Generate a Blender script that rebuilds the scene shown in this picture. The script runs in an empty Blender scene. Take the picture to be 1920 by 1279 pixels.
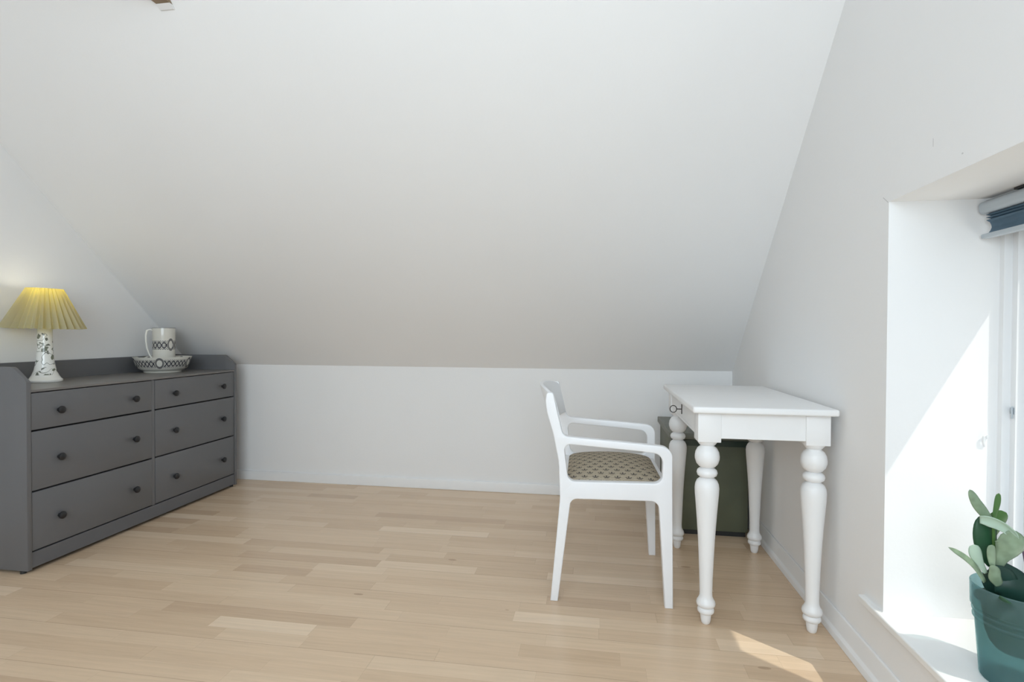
import bpy, bmesh, math, random
from mathutils import Vector, Matrix
random.seed(7)
S = bpy.context.scene
COL = S.collection
PI = math.pi

# ------------------------------------------------------------------ camera, light, exposure
W, H = 1920, 1279
F_PX, YAW, PITCH, ROLL = 1010.1, 0.1542, 0.0145, 0.0042
fwd = Vector((-math.sin(YAW) * math.cos(PITCH), math.cos(YAW) * math.cos(PITCH), -math.sin(PITCH)))
rgt = Vector((math.cos(YAW), math.sin(YAW), 0))
upv = rgt.cross(fwd)
r2 = math.cos(ROLL) * rgt + math.sin(ROLL) * upv
u2 = -math.sin(ROLL) * rgt + math.cos(ROLL) * upv
cd = bpy.data.cameras.new('camera')
cam = bpy.data.objects.new('camera', cd)
COL.objects.link(cam)
cd.sensor_fit = 'HORIZONTAL'
cd.sensor_width = 36
cd.lens = F_PX * 36 / W
cd.clip_start = 0.02
m = Matrix((r2, u2, -fwd)).transposed().to_4x4()
m.translation = Vector((0, 0, 1.0))
cam.matrix_world = m
S.camera = cam

S.view_settings.view_transform = 'Standard'
S.view_settings.look = 'None'
S.view_settings.gamma = 1
S.view_settings.use_curve_mapping = False
S.view_settings.exposure = -0.34
S.cycles.use_denoising = True
S.cycles.max_bounces = 10
S.cycles.diffuse_bounces = 8
S.cycles.transparent_max_bounces = 12
S.cycles.caustics_reflective = False
S.cycles.caustics_refractive = False
S.cycles.sample_clamp_indirect = 6

world = bpy.data.worlds.new('world')
S.world = world
world.use_nodes = True
wn = world.node_tree
wn.nodes.clear()
wo = wn.nodes.new('ShaderNodeOutputWorld')
wb = wn.nodes.new('ShaderNodeBackground')
sk = wn.nodes.new('ShaderNodeTexSky')
sk.sky_type = 'NISHITA'
sk.sun_disc = False
sk.sun_elevation = math.radians(54.9)
sk.sun_rotation = math.radians(128)
sk.air_density = 1.0
sk.dust_density = 2.5
wb.inputs['Strength'].default_value = 0.10
wn.links.new(sk.outputs[0], wb.inputs[0])
wn.links.new(wb.outputs[0], wo.inputs[0])

def add_light(name, kind, loc, direction, energy, color=(1, 1, 1), **kw):
    l = bpy.data.lights.new(name, kind)
    l.energy = energy
    l.color = color
    for k, v in kw.items():
        setattr(l, k, v)
    o = bpy.data.objects.new(name, l)
    o.location = loc
    o.rotation_euler = Vector(direction).to_track_quat('-Z', 'Y').to_euler()
    COL.objects.link(o)
    return o

SUN_DIR = (-1.0, 0.79, -1.8)
add_light('sun', 'SUN', (3, -2, 5), SUN_DIR, 3.4, (1.0, 0.95, 0.88), angle=math.radians(0.55))
# daylight entering by the big window behind the camera and by the side window
add_light('rear_window_daylight', 'AREA', (-0.45, -1.32, 1.60), (0, 1, 0.0), 133, (0.805, 0.897, 1.01),
          shape='RECTANGLE', size=2.4, size_y=1.6)
add_light('side_window_daylight', 'AREA', (1.26, 0.55, 0.8), (-1, 0, 0), 1.2, (0.88, 0.94, 1.0),
          shape='RECTANGLE', size=2.1, size_y=1.1)

# added area light lifting the window head, for unseen sunlit ground
add_light('added_bounce_light', 'AREA', (1.75, 0.55, -0.15), (-0.50, 0, 0.87), 32, (1.0, 0.98, 0.95),
          shape='RECTANGLE', size=2.3, size_y=1.0)

# ------------------------------------------------------------------ helpers
def mat_new(name):
    mt = bpy.data.materials.new(name)
    mt.use_nodes = True
    nt = mt.node_tree
    b = nt.nodes['Principled BSDF']
    return mt, nt, b

def N(nt, kind, **kw):
    n = nt.nodes.new(kind)
    for k, v in kw.items():
        setattr(n, k, v)
    return n

def mth(nt, op, a, b=None, c=None, clamp=False):
    n = nt.nodes.new('ShaderNodeMath')
    n.operation = op
    n.use_clamp = clamp
    for i, v in enumerate((a, b, c)):
        if v is None:
            continue
        if isinstance(v, (int, float)):
            n.inputs[i].default_value = v
        else:
            nt.links.new(v, n.inputs[i])
    return n.outputs[0]

def mixc(nt, fac, a, b, mode='MIX'):
    n = nt.nodes.new('ShaderNodeMix')
    n.data_type = 'RGBA'
    n.blend_type = mode
    for sock, v in ((n.inputs[0], fac), (n.inputs[6], a), (n.inputs[7], b)):
        if isinstance(v, (int, float)):
            sock.default_value = v
        elif isinstance(v, tuple):
            sock.default_value = (*v, 1) if len(v) == 3 else v
        else:
            nt.links.new(v, sock)
    return n.outputs[2]

def simple(name, col, rough=0.5, metal=0.0, spec=0.5, noise=0.0, nscale=20, bump=0.0, bscale=80):
    mt, nt, b = mat_new(name)
    b.inputs['Roughness'].default_value = rough
    b.inputs['Metallic'].default_value = metal
    b.inputs['Specular IOR Level'].default_value = spec
    tc = N(nt, 'ShaderNodeTexCoord')
    nz = N(nt, 'ShaderNodeTexNoise')
    nz.inputs['Scale'].default_value = nscale
    nz.inputs['Detail'].default_value = 1.2
    nt.links.new(tc.outputs['Object'], nz.inputs['Vector'])
    lo = tuple(c * (1 - noise) for c in col)
    hi = tuple(min(1, c * (1 + noise)) for c in col)
    nt.links.new(mixc(nt, nz.outputs['Fac'], lo, hi), b.inputs['Base Color'])
    if bump:
        nb = N(nt, 'ShaderNodeTexNoise')
        nb.inputs['Scale'].default_value = bscale
        nb.inputs['Detail'].default_value = 3
        nt.links.new(tc.outputs['Object'], nb.inputs['Vector'])
        bp = N(nt, 'ShaderNodeBump')
        bp.inputs['Strength'].default_value = bump
        bp.inputs['Distance'].default_value = 0.002
        nt.links.new(nb.outputs['Fac'], bp.inputs['Height'])
        nt.links.new(bp.outputs[0], b.inputs['Normal'])
    return mt

class MB:
    """collects shapes in world coordinates, links them as one mesh object"""
    def __init__(s):
        s.bm = bmesh.new()
        s.uv = None
    def box(s, x0, x1, y0, y1, z0, z1, bev=0.0, seg=2):
        t = bmesh.new()
        bmesh.ops.create_cube(t, size=1)
        for v in t.verts:
            v.co = Vector(((x0 + x1) / 2 + v.co.x * (x1 - x0), (y0 + y1) / 2 + v.co.y * (y1 - y0), (z0 + z1) / 2 + v.co.z * (z1 - z0)))
        if bev:
            bmesh.ops.bevel(t, geom=t.edges[:], offset=bev, segments=seg, profile=0.5, affect='EDGES')
        s.merge(t)
        return s
    def merge(s, t, mtx=None):
        if mtx is not None:
            bmesh.ops.transform(t, matrix=mtx, verts=t.verts)
        me = bpy.data.meshes.new('tmp')
        t.to_mesh(me)
        t.free()
        s.bm.from_mesh(me)
        bpy.data.meshes.remove(me)
    def prism(s, pts, axis, a, b, bev=0.0, seg=2):
        """pts: 2D outline; axis: extruded axis 'x','y' or 'z' from a to b"""
        t = bmesh.new()
        def P(p, q):
            if axis == 'x':
                return (q, p[0], p[1])
            if axis == 'y':
                return (p[0], q, p[1])
            return (p[0], p[1], q)
        A = [t.verts.new(P(p, a)) for p in pts]
        B = [t.verts.new(P(p, b)) for p in pts]
        t.faces.new(A)
        t.faces.new(B[::-1])
        n = len(pts)
        for i in range(n):
            t.faces.new((A[i], A[(i + 1) % n], B[(i + 1) % n], B[i]))
        bmesh.ops.recalc_face_normals(t, faces=t.faces)
        if bev:
            ed = [e for e in t.edges if len(e.link_faces) == 2 and e.calc_face_angle(0) > 0.6]
            bmesh.ops.bevel(t, geom=ed, offset=bev, segments=seg, profile=0.5, affect='EDGES')
        s.merge(t)
        return s
    def lathe(s, prof, c=(0, 0, 0), seg=48, mtx=None, close=True, rfun=None):
        """prof: list of (r, z)"""
        t = bmesh.new()
        uvl = t.loops.layers.uv.new('UVMap')
        rings = []
        for (r, z) in prof:
            ring = []
            for k in range(seg):
                an = 2 * PI * k / seg
                rr = r if rfun is None else rfun(r, z, an)
                ring.append(t.verts.new((rr * math.cos(an), rr * math.sin(an), z)))
            rings.append(ring)
        for i in range(len(rings) - 1):
            for k in range(seg):
                k2 = (k + 1) % seg
                f = t.faces.new((rings[i][k], rings[i][k2], rings[i + 1][k2], rings[i + 1][k]))
                us = (k / seg, (k + 1) / seg, (k + 1) / seg, k / seg)
                vs = (prof[i][1], prof[i][1], prof[i + 1][1], prof[i + 1][1])
                for lp, u, v in zip(f.loops, us, vs):
                    lp[uvl].uv = (u, v)
        if close:
            if prof[0][0] > 1e-6:
                t.faces.new(rings[0][::-1])
            if prof[-1][0] > 1e-6:
                t.faces.new(rings[-1])
        bmesh.ops.remove_doubles(t, verts=t.verts, dist=1e-6)
        bmesh.ops.recalc_face_normals(t, faces=t.faces) if close else None
        M = Matrix.Translation(c)
        if mtx is not None:
            M = M @ mtx
        s.merge(t, M)
        return s
    def tube(s, path, r, seg=12, closed=False, flat=1.0):
        t = bmesh.new()
        path = [Vector(p) for p in path]
        n = len(path)
        rs = r if isinstance(r, (list, tuple)) else [r] * n
        rings = []
        prev = None
        for i, p in enumerate(path):
            if closed:
                d = path[(i + 1) % n] - path[i - 1]
            else:
                d = path[min(i + 1, n - 1)] - path[max(i - 1, 0)]
            d.normalize()
            if prev is None:
                ref = Vector((0, 0, 1)) if abs(d.z) < 0.9 else Vector((1, 0, 0))
                a = d.cross(ref).normalized()
            else:
                a = (prev - d * prev.dot(d)).normalized()
            prev = a
            b = d.cross(a)
            rings.append([t.verts.new(p + rs[i] * (math.cos(2 * PI * k / seg) * a + flat * math.sin(2 * PI * k / seg) * b)) for k in range(seg)])
        rr = range(n) if closed else range(n - 1)
        for i in rr:
            A, B = rings[i], rings[(i + 1) % n]
            for k in range(seg):
                t.faces.new((A[k], A[(k + 1) % seg], B[(k + 1) % seg], B[k]))
        if not closed:
            t.faces.new(rings[0][::-1])
            t.faces.new(rings[-1])
        bmesh.ops.recalc_face_normals(t, faces=t.faces)
        s.merge(t)
        return s
    def build(s, name, mat, parent=None, smooth=True, angle=35, fix=False):
        if fix:
            bmesh.ops.recalc_face_normals(s.bm, faces=s.bm.faces)
        off = Vector((0, 0, 0))
        p = parent
        while p is not None:
            off += p.location
            p = p.parent
        for v in s.bm.verts:
            v.co -= off
        me = bpy.data.meshes.new(name)
        s.bm.to_mesh(me)
        s.bm.free()
        if smooth:
            for f in me.polygons:
                f.use_smooth = True
            me.set_sharp_from_angle(angle=math.radians(angle))
        me.materials.append(mat)
        o = bpy.data.objects.new(name, me)
        COL.objects.link(o)
        if parent is not None:
            o.parent = parent
        return o

def empty(name, loc, label, cat, group=None):
    o = bpy.data.objects.new(name, None)
    o.empty_display_size = 0.05
    o.location = loc
    COL.objects.link(o)
    o['label'] = label
    o['category'] = cat
    if group:
        o['group'] = group
    return o

def struct(o):
    o['kind'] = 'structure'
    return o

def roundpoly(pts, seg=8):
    """pts: (x, y, radius); returns the outline with rounded corners"""
    out = []
    n = len(pts)
    for i in range(n):
        x, y, r = pts[i]
        p = Vector((x, y))
        if r <= 0:
            out.append((x, y))
            continue
        a = Vector(pts[i - 1][:2]) - p
        b = Vector(pts[(i + 1) % n][:2]) - p
        la, lb = a.length, b.length
        a.normalize()
        b.normalize()
        ang = a.angle(b)
        d = min(r / math.tan(ang / 2), la * 0.49, lb * 0.49)
        rr = d * math.tan(ang / 2)
        cdir = (a + b).normalized()
        c = p + cdir * (rr / math.sin(ang / 2))
        s0 = p + a * d - c
        e0 = p + b * d - c
        a0 = math.atan2(s0.y, s0.x)
        a1 = math.atan2(e0.y, e0.x)
        da = (a1 - a0 + PI) % (2 * PI) - PI
        for k in range(seg + 1):
            t = a0 + da * k / seg
            out.append((c.x + rr * math.cos(t), c.y + rr * math.sin(t)))
    return out

def flat_solid(outlines, half, bev):
    """2D outlines (first outer, others holes) -> solid bmesh, thickness 2*half in local z, bevelled"""
    cu = bpy.data.curves.new('tmpc', 'CURVE')
    cu.dimensions = '2D'
    cu.fill_mode = 'BOTH'
    cu.extrude = half - bev
    cu.bevel_depth = bev
    cu.bevel_resolution = 2
    cu.offset = -bev
    for o in outlines:
        sp = cu.splines.new('POLY')
        sp.points.add(len(o) - 1)
        for p, q in zip(sp.points, o):
            p.co = (q[0], q[1], 0, 1)
        sp.use_cyclic_u = True
    ob = bpy.data.objects.new('tmpc', cu)
    COL.objects.link(ob)
    dg = bpy.context.evaluated_depsgraph_get()
    me = bpy.data.meshes.new_from_object(ob.evaluated_get(dg))
    bm = bmesh.new()
    bm.from_mesh(me)
    bpy.data.objects.remove(ob)
    bpy.data.curves.remove(cu)
    bpy.data.meshes.remove(me)
    bmesh.ops.remove_doubles(bm, verts=bm.verts, dist=1e-5)
    return bm

def cut(bm, co, no):
    """keep the side the normal points away from, close the cut"""
    r = bmesh.ops.bisect_plane(bm, geom=bm.verts[:] + bm.edges[:] + bm.faces[:], dist=1e-6, plane_co=co, plane_no=no, clear_outer=True)
    ed = [e for e in r['geom_cut'] if isinstance(e, bmesh.types.BMEdge)]
    if ed:
        bmesh.ops.triangle_fill(bm, edges=ed, use_beauty=True)

# ------------------------------------------------------------------ materials
def wall_material(name, marks=False):
    mt, nt, b = mat_new(name)
    b.inputs['Roughness'].default_value = 0.75
    b.inputs['Specular IOR Level'].default_value = 0.25
    g = N(nt, 'ShaderNodeNewGeometry')
    n1 = N(nt, 'ShaderNodeTexNoise')
    n1.inputs['Scale'].default_value = 1.3
    n1.inputs['Detail'].default_value = 3
    nt.links.new(g.outputs['Position'], n1.inputs['Vector'])
    col = mixc(nt, n1.outputs['Fac'], (0.785, 0.785, 0.785), (0.825, 0.825, 0.825))
    if marks:
        sp = N(nt, 'ShaderNodeSeparateXYZ')
        nt.links.new(g.outputs['Position'], sp.inputs[0])
        Y, Z = sp.outputs['Y'], sp.outputs['Z']
        tot = None
        for (y0, z0, y1, z1, w) in marks:
            dy, dz = y1 - y0, z1 - z0
            L2 = dy * dy + dz * dz
            t = mth(nt, 'DIVIDE', mth(nt, 'ADD', mth(nt, 'MULTIPLY', mth(nt, 'SUBTRACT', Y, y0), dy), mth(nt, 'MULTIPLY', mth(nt, 'SUBTRACT', Z, z0), dz)), L2, clamp=True)
            py = mth(nt, 'SUBTRACT', Y, mth(nt, 'ADD', mth(nt, 'MULTIPLY', t, dy), y0))
            pz = mth(nt, 'SUBTRACT', Z, mth(nt, 'ADD', mth(nt, 'MULTIPLY', t, dz), z0))
            d = mth(nt, 'SQRT', mth(nt, 'ADD', mth(nt, 'MULTIPLY', py, py), mth(nt, 'MULTIPLY', pz, pz)))
            k = mth(nt, 'LESS_THAN', d, w)
            tot = k if tot is None else mth(nt, 'MAXIMUM', tot, k)
        col = mixc(nt, mth(nt, 'MULTIPLY', tot, 0.45), col, (0.30, 0.30, 0.30))
    nt.links.new(col, b.inputs['Base Color'])
    n2 = N(nt, 'ShaderNodeTexNoise')
    n2.inputs['Scale'].default_value = 90
    n2.inputs['Detail'].default_value = 1.2
    nt.links.new(g.outputs['Position'], n2.inputs['Vector'])
    bp = N(nt, 'ShaderNodeBump')
    bp.inputs['Strength'].default_value = 0.12
    bp.inputs['Distance'].default_value = 0.002
    nt.links.new(n2.outputs['Fac'], bp.inputs['Height'])
    nt.links.new(bp.outputs[0], b.inputs['Normal'])
    return mt

M_WALL = wall_material('white_wall_paint')
M_WALLR = wall_material('white_wall_paint_with_hairline_cracks',
                        [(1.662, 1.385, 1.636, 1.366, 0.0012), (1.437, 1.470, 1.437, 1.452, 0.0011), (1.332, 1.4005, 1.330, 1.4005, 0.002)])
M_TRIM = simple('white_trim_paint', (0.80, 0.80, 0.80), 0.4, noise=0.015)
M_SILL = simple('white_sill_paint', (0.80, 0.80, 0.79), 0.35, noise=0.015)
M_FRAME = simple('white_window_lacquer', (0.78, 0.79, 0.80), 0.35, noise=0.015)
M_CHAIR = simple('white_chair_lacquer', (0.82, 0.83, 0.85), 0.35, noise=0.02, nscale=8)
M_TABLE = simple('white_table_paint', (0.80, 0.80, 0.80), 0.4, noise=0.02, nscale=9)
M_GREY = simple('grey_dresser_lacquer', (0.130, 0.131, 0.137), 0.42, noise=0.03, nscale=4)
M_GREYT = simple('grey_dresser_top_painted_sheen', (0.165, 0.155, 0.148), 0.33, spec=0.6, noise=0.05, nscale=9)  # lighter and warmer than the fronts: wall sheen put into the colour
M_GREYP = simple('grey_plinth_lacquer', (0.12, 0.122, 0.130), 0.45, noise=0.03)
M_GAP = simple('dark_cabinet_inside', (0.012, 0.012, 0.013), 0.8, noise=0.1)
M_KNOB = simple('black_knob_metal', (0.012, 0.012, 0.014), 0.38, noise=0.1)
M_BLACK = simple('black_plastic', (0.02, 0.02, 0.02), 0.5, noise=0.1)
M_GREEN = simple('dark_green_paint', (0.105, 0.115, 0.075), 0.5, noise=0.22, nscale=7, bump=0.3, bscale=60)
M_GREENT = simple('green_lid_paint', (0.14, 0.145, 0.115), 0.42, noise=0.2, nscale=12, bump=0.3)
M_GREENE = simple('dark_green_metal_corner', (0.018, 0.034, 0.022), 0.35, noise=0.3, nscale=60)
M_IRON = simple('old_iron', (0.03, 0.028, 0.025), 0.4, metal=0.6, noise=0.2)
M_BEAM = simple('brown_beam_wood', (0.25, 0.18, 0.11), 0.6, noise=0.25, nscale=14)
M_CERAM = simple('white_glazed_ceramic', (0.80, 0.79, 0.74), 0.12, noise=0.02)
M_SOIL = simple('dark_potting_soil', (0.075, 0.090, 0.055), 0.9, noise=0.4, nscale=70, bump=0.6, bscale=60)

def floor_material():
    mt, nt, b = mat_new('oak_strip_parquet')
    g = N(nt, 'ShaderNodeNewGeometry')
    sp = N(nt, 'ShaderNodeSeparateXYZ')
    nt.links.new(g.outputs['Position'], sp.inputs[0])
    X, Y = sp.outputs['X'], sp.outputs['Y']
    SW = 0.0665
    yy = mth(nt, 'DIVIDE', mth(nt, 'ADD', Y, 10.0), SW)
    row = mth(nt, 'FLOOR', yy)
    fy = mth(nt, 'FRACT', yy)
    wn1 = N(nt, 'ShaderNodeTexWhiteNoise', noise_dimensions='1D')
    nt.links.new(row, wn1.inputs['W'])
    xs = mth(nt, 'DIVIDE', mth(nt, 'ADD', mth(nt, 'ADD', X, 20.0), mth(nt, 'MULTIPLY', wn1.outputs['Value'], 3.7)), 0.46)
    # uneven strip lengths
    wob = mth(nt, 'MULTIPLY', mth(nt, 'SINE', mth(nt, 'ADD', mth(nt, 'MULTIPLY', xs, 2.1), mth(nt, 'MULTIPLY', row, 1.7))), 0.28)
    xs = mth(nt, 'ADD', xs, wob)
    colm = mth(nt, 'FLOOR', xs)
    fx = mth(nt, 'FRACT', xs)
    cmb = N(nt, 'ShaderNodeCombineXYZ')
    nt.links.new(row, cmb.inputs[0])
    nt.links.new(colm, cmb.inputs[1])
    wn2 = N(nt, 'ShaderNodeTexWhiteNoise', noise_dimensions='3D')
    nt.links.new(cmb.outputs[0], wn2.inputs['Vector'])
    rp = N(nt, 'ShaderNodeValToRGB')
    nt.links.new(wn2.outputs['Value'], rp.inputs[0])
    el = rp.color_ramp.elements
    el[0].position = 0.0
    el[0].color = (0.56, 0.405, 0.275, 1)
    el[1].position = 1.0
    el[1].color = (0.76, 0.60, 0.44, 1)
    for p, c in ((0.12, (0.61, 0.448, 0.305)), (0.5, (0.655, 0.488, 0.338)), (0.9, (0.685, 0.52, 0.365))):
        e = rp.color_ramp.elements.new(p)
        e.color = (*c, 1)
    # grain
    mp = N(nt, 'ShaderNodeMapping')
    mp.inputs['Scale'].default_value = (2.2, 42, 1)
    nt.links.new(g.outputs['Position'], mp.inputs[0])
    nz = N(nt, 'ShaderNodeTexNoise')
    nz.inputs['Scale'].default_value = 1.8
    nz.inputs['Detail'].default_value = 7
    nz.inputs['Roughness'].default_value = 0.65
    nt.links.new(mp.outputs[0], nz.inputs['Vector'])
    addv = N(nt, 'ShaderNodeVectorMath', operation='ADD')
    nt.links.new(mp.outputs[0], addv.inputs[0])
    sc = N(nt, 'ShaderNodeVectorMath', operation='SCALE')
    sc.inputs['Scale'].default_value = 17.0
    nt.links.new(wn2.outputs['Color'], sc.inputs[0])
    nt.links.new(sc.outputs[0], addv.inputs[1])
    nt.links.new(addv.outputs[0], nz.inputs['Vector'])
    gr = mth(nt, 'ADD', mth(nt, 'MULTIPLY', mth(nt, 'SUBTRACT', nz.outputs['Fac'], 0.5), 0.34), 1.0)
    cg = N(nt, 'ShaderNodeCombineXYZ')
    for i in range(3):
        nt.links.new(gr, cg.inputs[i])
    col = mixc(nt, 1.0, rp.outputs[0], cg.outputs[0], 'MULTIPLY')
    # knots
    vo = N(nt, 'ShaderNodeTexVoronoi')
    vo.inputs['Scale'].default_value = 1.0
    mp2 = N(nt, 'ShaderNodeMapping')
    mp2.inputs['Scale'].default_value = (2.2, 6.5, 1)
    nt.links.new(g.outputs['Position'], mp2.inputs[0])
    nt.links.new(mp2.outputs[0], vo.inputs['Vector'])
    knot = mth(nt, 'MULTIPLY', mth(nt, 'LESS_THAN', vo.outputs['Distance'], 0.045), 0.4)
    col = mixc(nt, knot, col, (0.22, 0.14, 0.08))
    # joints: fine strip joints, stronger board joints every third strip
    e1 = mth(nt, 'LESS_THAN', mth(nt, 'MINIMUM', fy, mth(nt, 'SUBTRACT', 1.0, fy)), 0.009)
    e2 = mth(nt, 'LESS_THAN', mth(nt, 'MINIMUM', fx, mth(nt, 'SUBTRACT', 1.0, fx)), 0.0018)
    ej = mth(nt, 'MULTIPLY', mth(nt, 'MAXIMUM', e1, e2), 0.13)
    y3 = mth(nt, 'FRACT', mth(nt, 'DIVIDE', mth(nt, 'ADD', Y, 10.0), SW * 3))
    eb = mth(nt, 'MULTIPLY', mth(nt, 'LESS_THAN', mth(nt, 'MINIMUM', y3, mth(nt, 'SUBTRACT', 1.0, y3)), 0.005), 0.38)
    col = mixc(nt, mth(nt, 'MAXIMUM', ej, eb), col, (0.16, 0.10, 0.06))
    nt.links.new(col, b.inputs['Base Color'])
    b.inputs['Roughness'].default_value = 0.27
    b.inputs['Specular IOR Level'].default_value = 0.5
    bp = N(nt, 'ShaderNodeBump')
    bp.inputs['Strength'].default_value = 0.08
    bp.inputs['Distance'].default_value = 0.001
    nt.links.new(nz.outputs['Fac'], bp.inputs['Height'])
    nt.links.new(bp.outputs[0], b.inputs['Normal'])
    return mt
M_FLOOR = floor_material()

def glass_material(name, tint, trans=0.9):
    mt = bpy.data.materials.new(name)
    mt.use_nodes = True
    nt = mt.node_tree
    nt.nodes.clear()
    o = N(nt, 'ShaderNodeOutputMaterial')
    tr = N(nt, 'ShaderNodeBsdfTransparent')
    tr.inputs[0].default_value = (*tint, 1)
    gl = N(nt, 'ShaderNodeBsdfGlossy')
    gl.inputs['Roughness'].default_value = 0.02
    lw = N(nt, 'ShaderNodeLayerWeight')
    lw.inputs['Blend'].default_value = 0.5
    fr_ = mth(nt, 'ADD', mth(nt, 'MULTIPLY', mth(nt, 'POWER', lw.outputs['Facing'], 4.0), 0.7), 0.03)
    mx = N(nt, 'ShaderNodeMixShader')
    nt.links.new(fr_, mx.inputs[0])
    nt.links.new(tr.outputs[0], mx.inputs[1])
    nt.links.new(gl.outputs[0], mx.inputs[2])
    nt.links.new(mx.outputs[0], o.inputs[0])
    return mt
M_GLASS = glass_material('clear_window_glass', (0.96, 0.98, 0.97))

def seat_material():
    mt, nt, b = mat_new('woven_seat_fabric_with_flower_motif')
    g = N(nt, 'ShaderNodeTexCoord')
    sp = N(nt, 'ShaderNodeSeparateXYZ')
    nt.links.new(g.outputs['Object'], sp.inputs[0])
    X = mth(nt, 'ADD', sp.outputs['X'], 2.0)
    Yv = mth(nt, 'ADD', mth(nt, 'ADD', sp.outputs['Y'], sp.outputs['Z']), 1.001)
    PX, PY = 0.041, 0.031
    r = mth(nt, 'DIVIDE', Yv, PY)
    row = mth(nt, 'FLOOR', r)
    off = mth(nt, 'MULTIPLY', mth(nt, 'MODULO', row, 2.0), 0.5)
    c = mth(nt, 'FRACT', mth(nt, 'ADD', mth(nt, 'DIVIDE', X, PX), off))
    u = mth(nt, 'MULTIPLY', mth(nt, 'SUBTRACT', c, 0.5), PX)
    v = mth(nt, 'MULTIPLY', mth(nt, 'SUBTRACT', mth(nt, 'FRACT', r), 0.5), PY)
    def ell(cx, cy, rx, ry, rot=0.0):
        du = mth(nt, 'SUBTRACT', u, cx)
        dv = mth(nt, 'SUBTRACT', v, cy)
        ca, sa = math.cos(rot), math.sin(rot)
        a = mth(nt, 'ADD', mth(nt, 'MULTIPLY', du, ca), mth(nt, 'MULTIPLY', dv, sa))
        bb = mth(nt, 'SUBTRACT', mth(nt, 'MULTIPLY', dv, ca), mth(nt, 'MULTIPLY', du, sa))
        a = mth(nt, 'DIVIDE', a, rx)
        bb = mth(nt, 'DIVIDE', bb, ry)
        return mth(nt, 'LESS_THAN', mth(nt, 'ADD', mth(nt, 'MULTIPLY', a, a), mth(nt, 'MULTIPLY', bb, bb)), 1.0)
    parts = [ell(0, 0.004, 0.0026, 0.0075), ell(0.0065, -0.002, 0.0065, 0.0022, 0.45), ell(-0.0065, -0.002, 0.0065, 0.0022, -0.45),
             ell(0, -0.007, 0.009, 0.0013), ell(0.009, 0.004, 0.0016, 0.0016), ell(-0.009, 0.004, 0.0016, 0.0016)]
    tot = parts[0]
    for p in parts[1:]:
        tot = mth(nt, 'MAXIMUM', tot, p)
    nz = N(nt, 'ShaderNodeTexNoise')
    nz.inputs['Scale'].default_value = 260
    nz.inputs['Detail'].default_value = 2
    nt.links.new(g.outputs['Object'], nz.inputs['Vector'])
    base = mixc(nt, nz.outputs['Fac'], (0.25, 0.20, 0.14), (0.50, 0.44, 0.34))
    # pale zig-zag lines of the weave between the motifs
    zz = mth(nt, 'ABSOLUTE', mth(nt, 'SUBTRACT', mth(nt, 'FRACT', mth(nt, 'DIVIDE', mth(nt, 'ADD', Yv, mth(nt, 'MULTIPLY', mth(nt, 'ABSOLUTE', u), 0.55)), PY / 2)), 0.5))
    base = mixc(nt, mth(nt, 'MULTIPLY', mth(nt, 'LESS_THAN', zz, 0.1), 0.4), base, (0.16, 0.14, 0.10))
    col = mixc(nt, mth(nt, 'MULTIPLY', tot, 0.88), base, (0.035, 0.032, 0.038))
    nt.links.new(col, b.inputs['Base Color'])
    b.inputs['Roughness'].default_value = 0.85
    b.inputs['Specular IOR Level'].default_value = 0.15
    bp = N(nt, 'ShaderNodeBump')
    bp.inputs['Strength'].default_value = 0.4
    bp.inputs['Distance'].default_value = 0.001
    nt.links.new(nz.outputs['Fac'], bp.inputs['Height'])
    nt.links.new(bp.outputs[0], b.inputs['Normal'])
    return mt
M_SEAT = seat_material()

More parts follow.
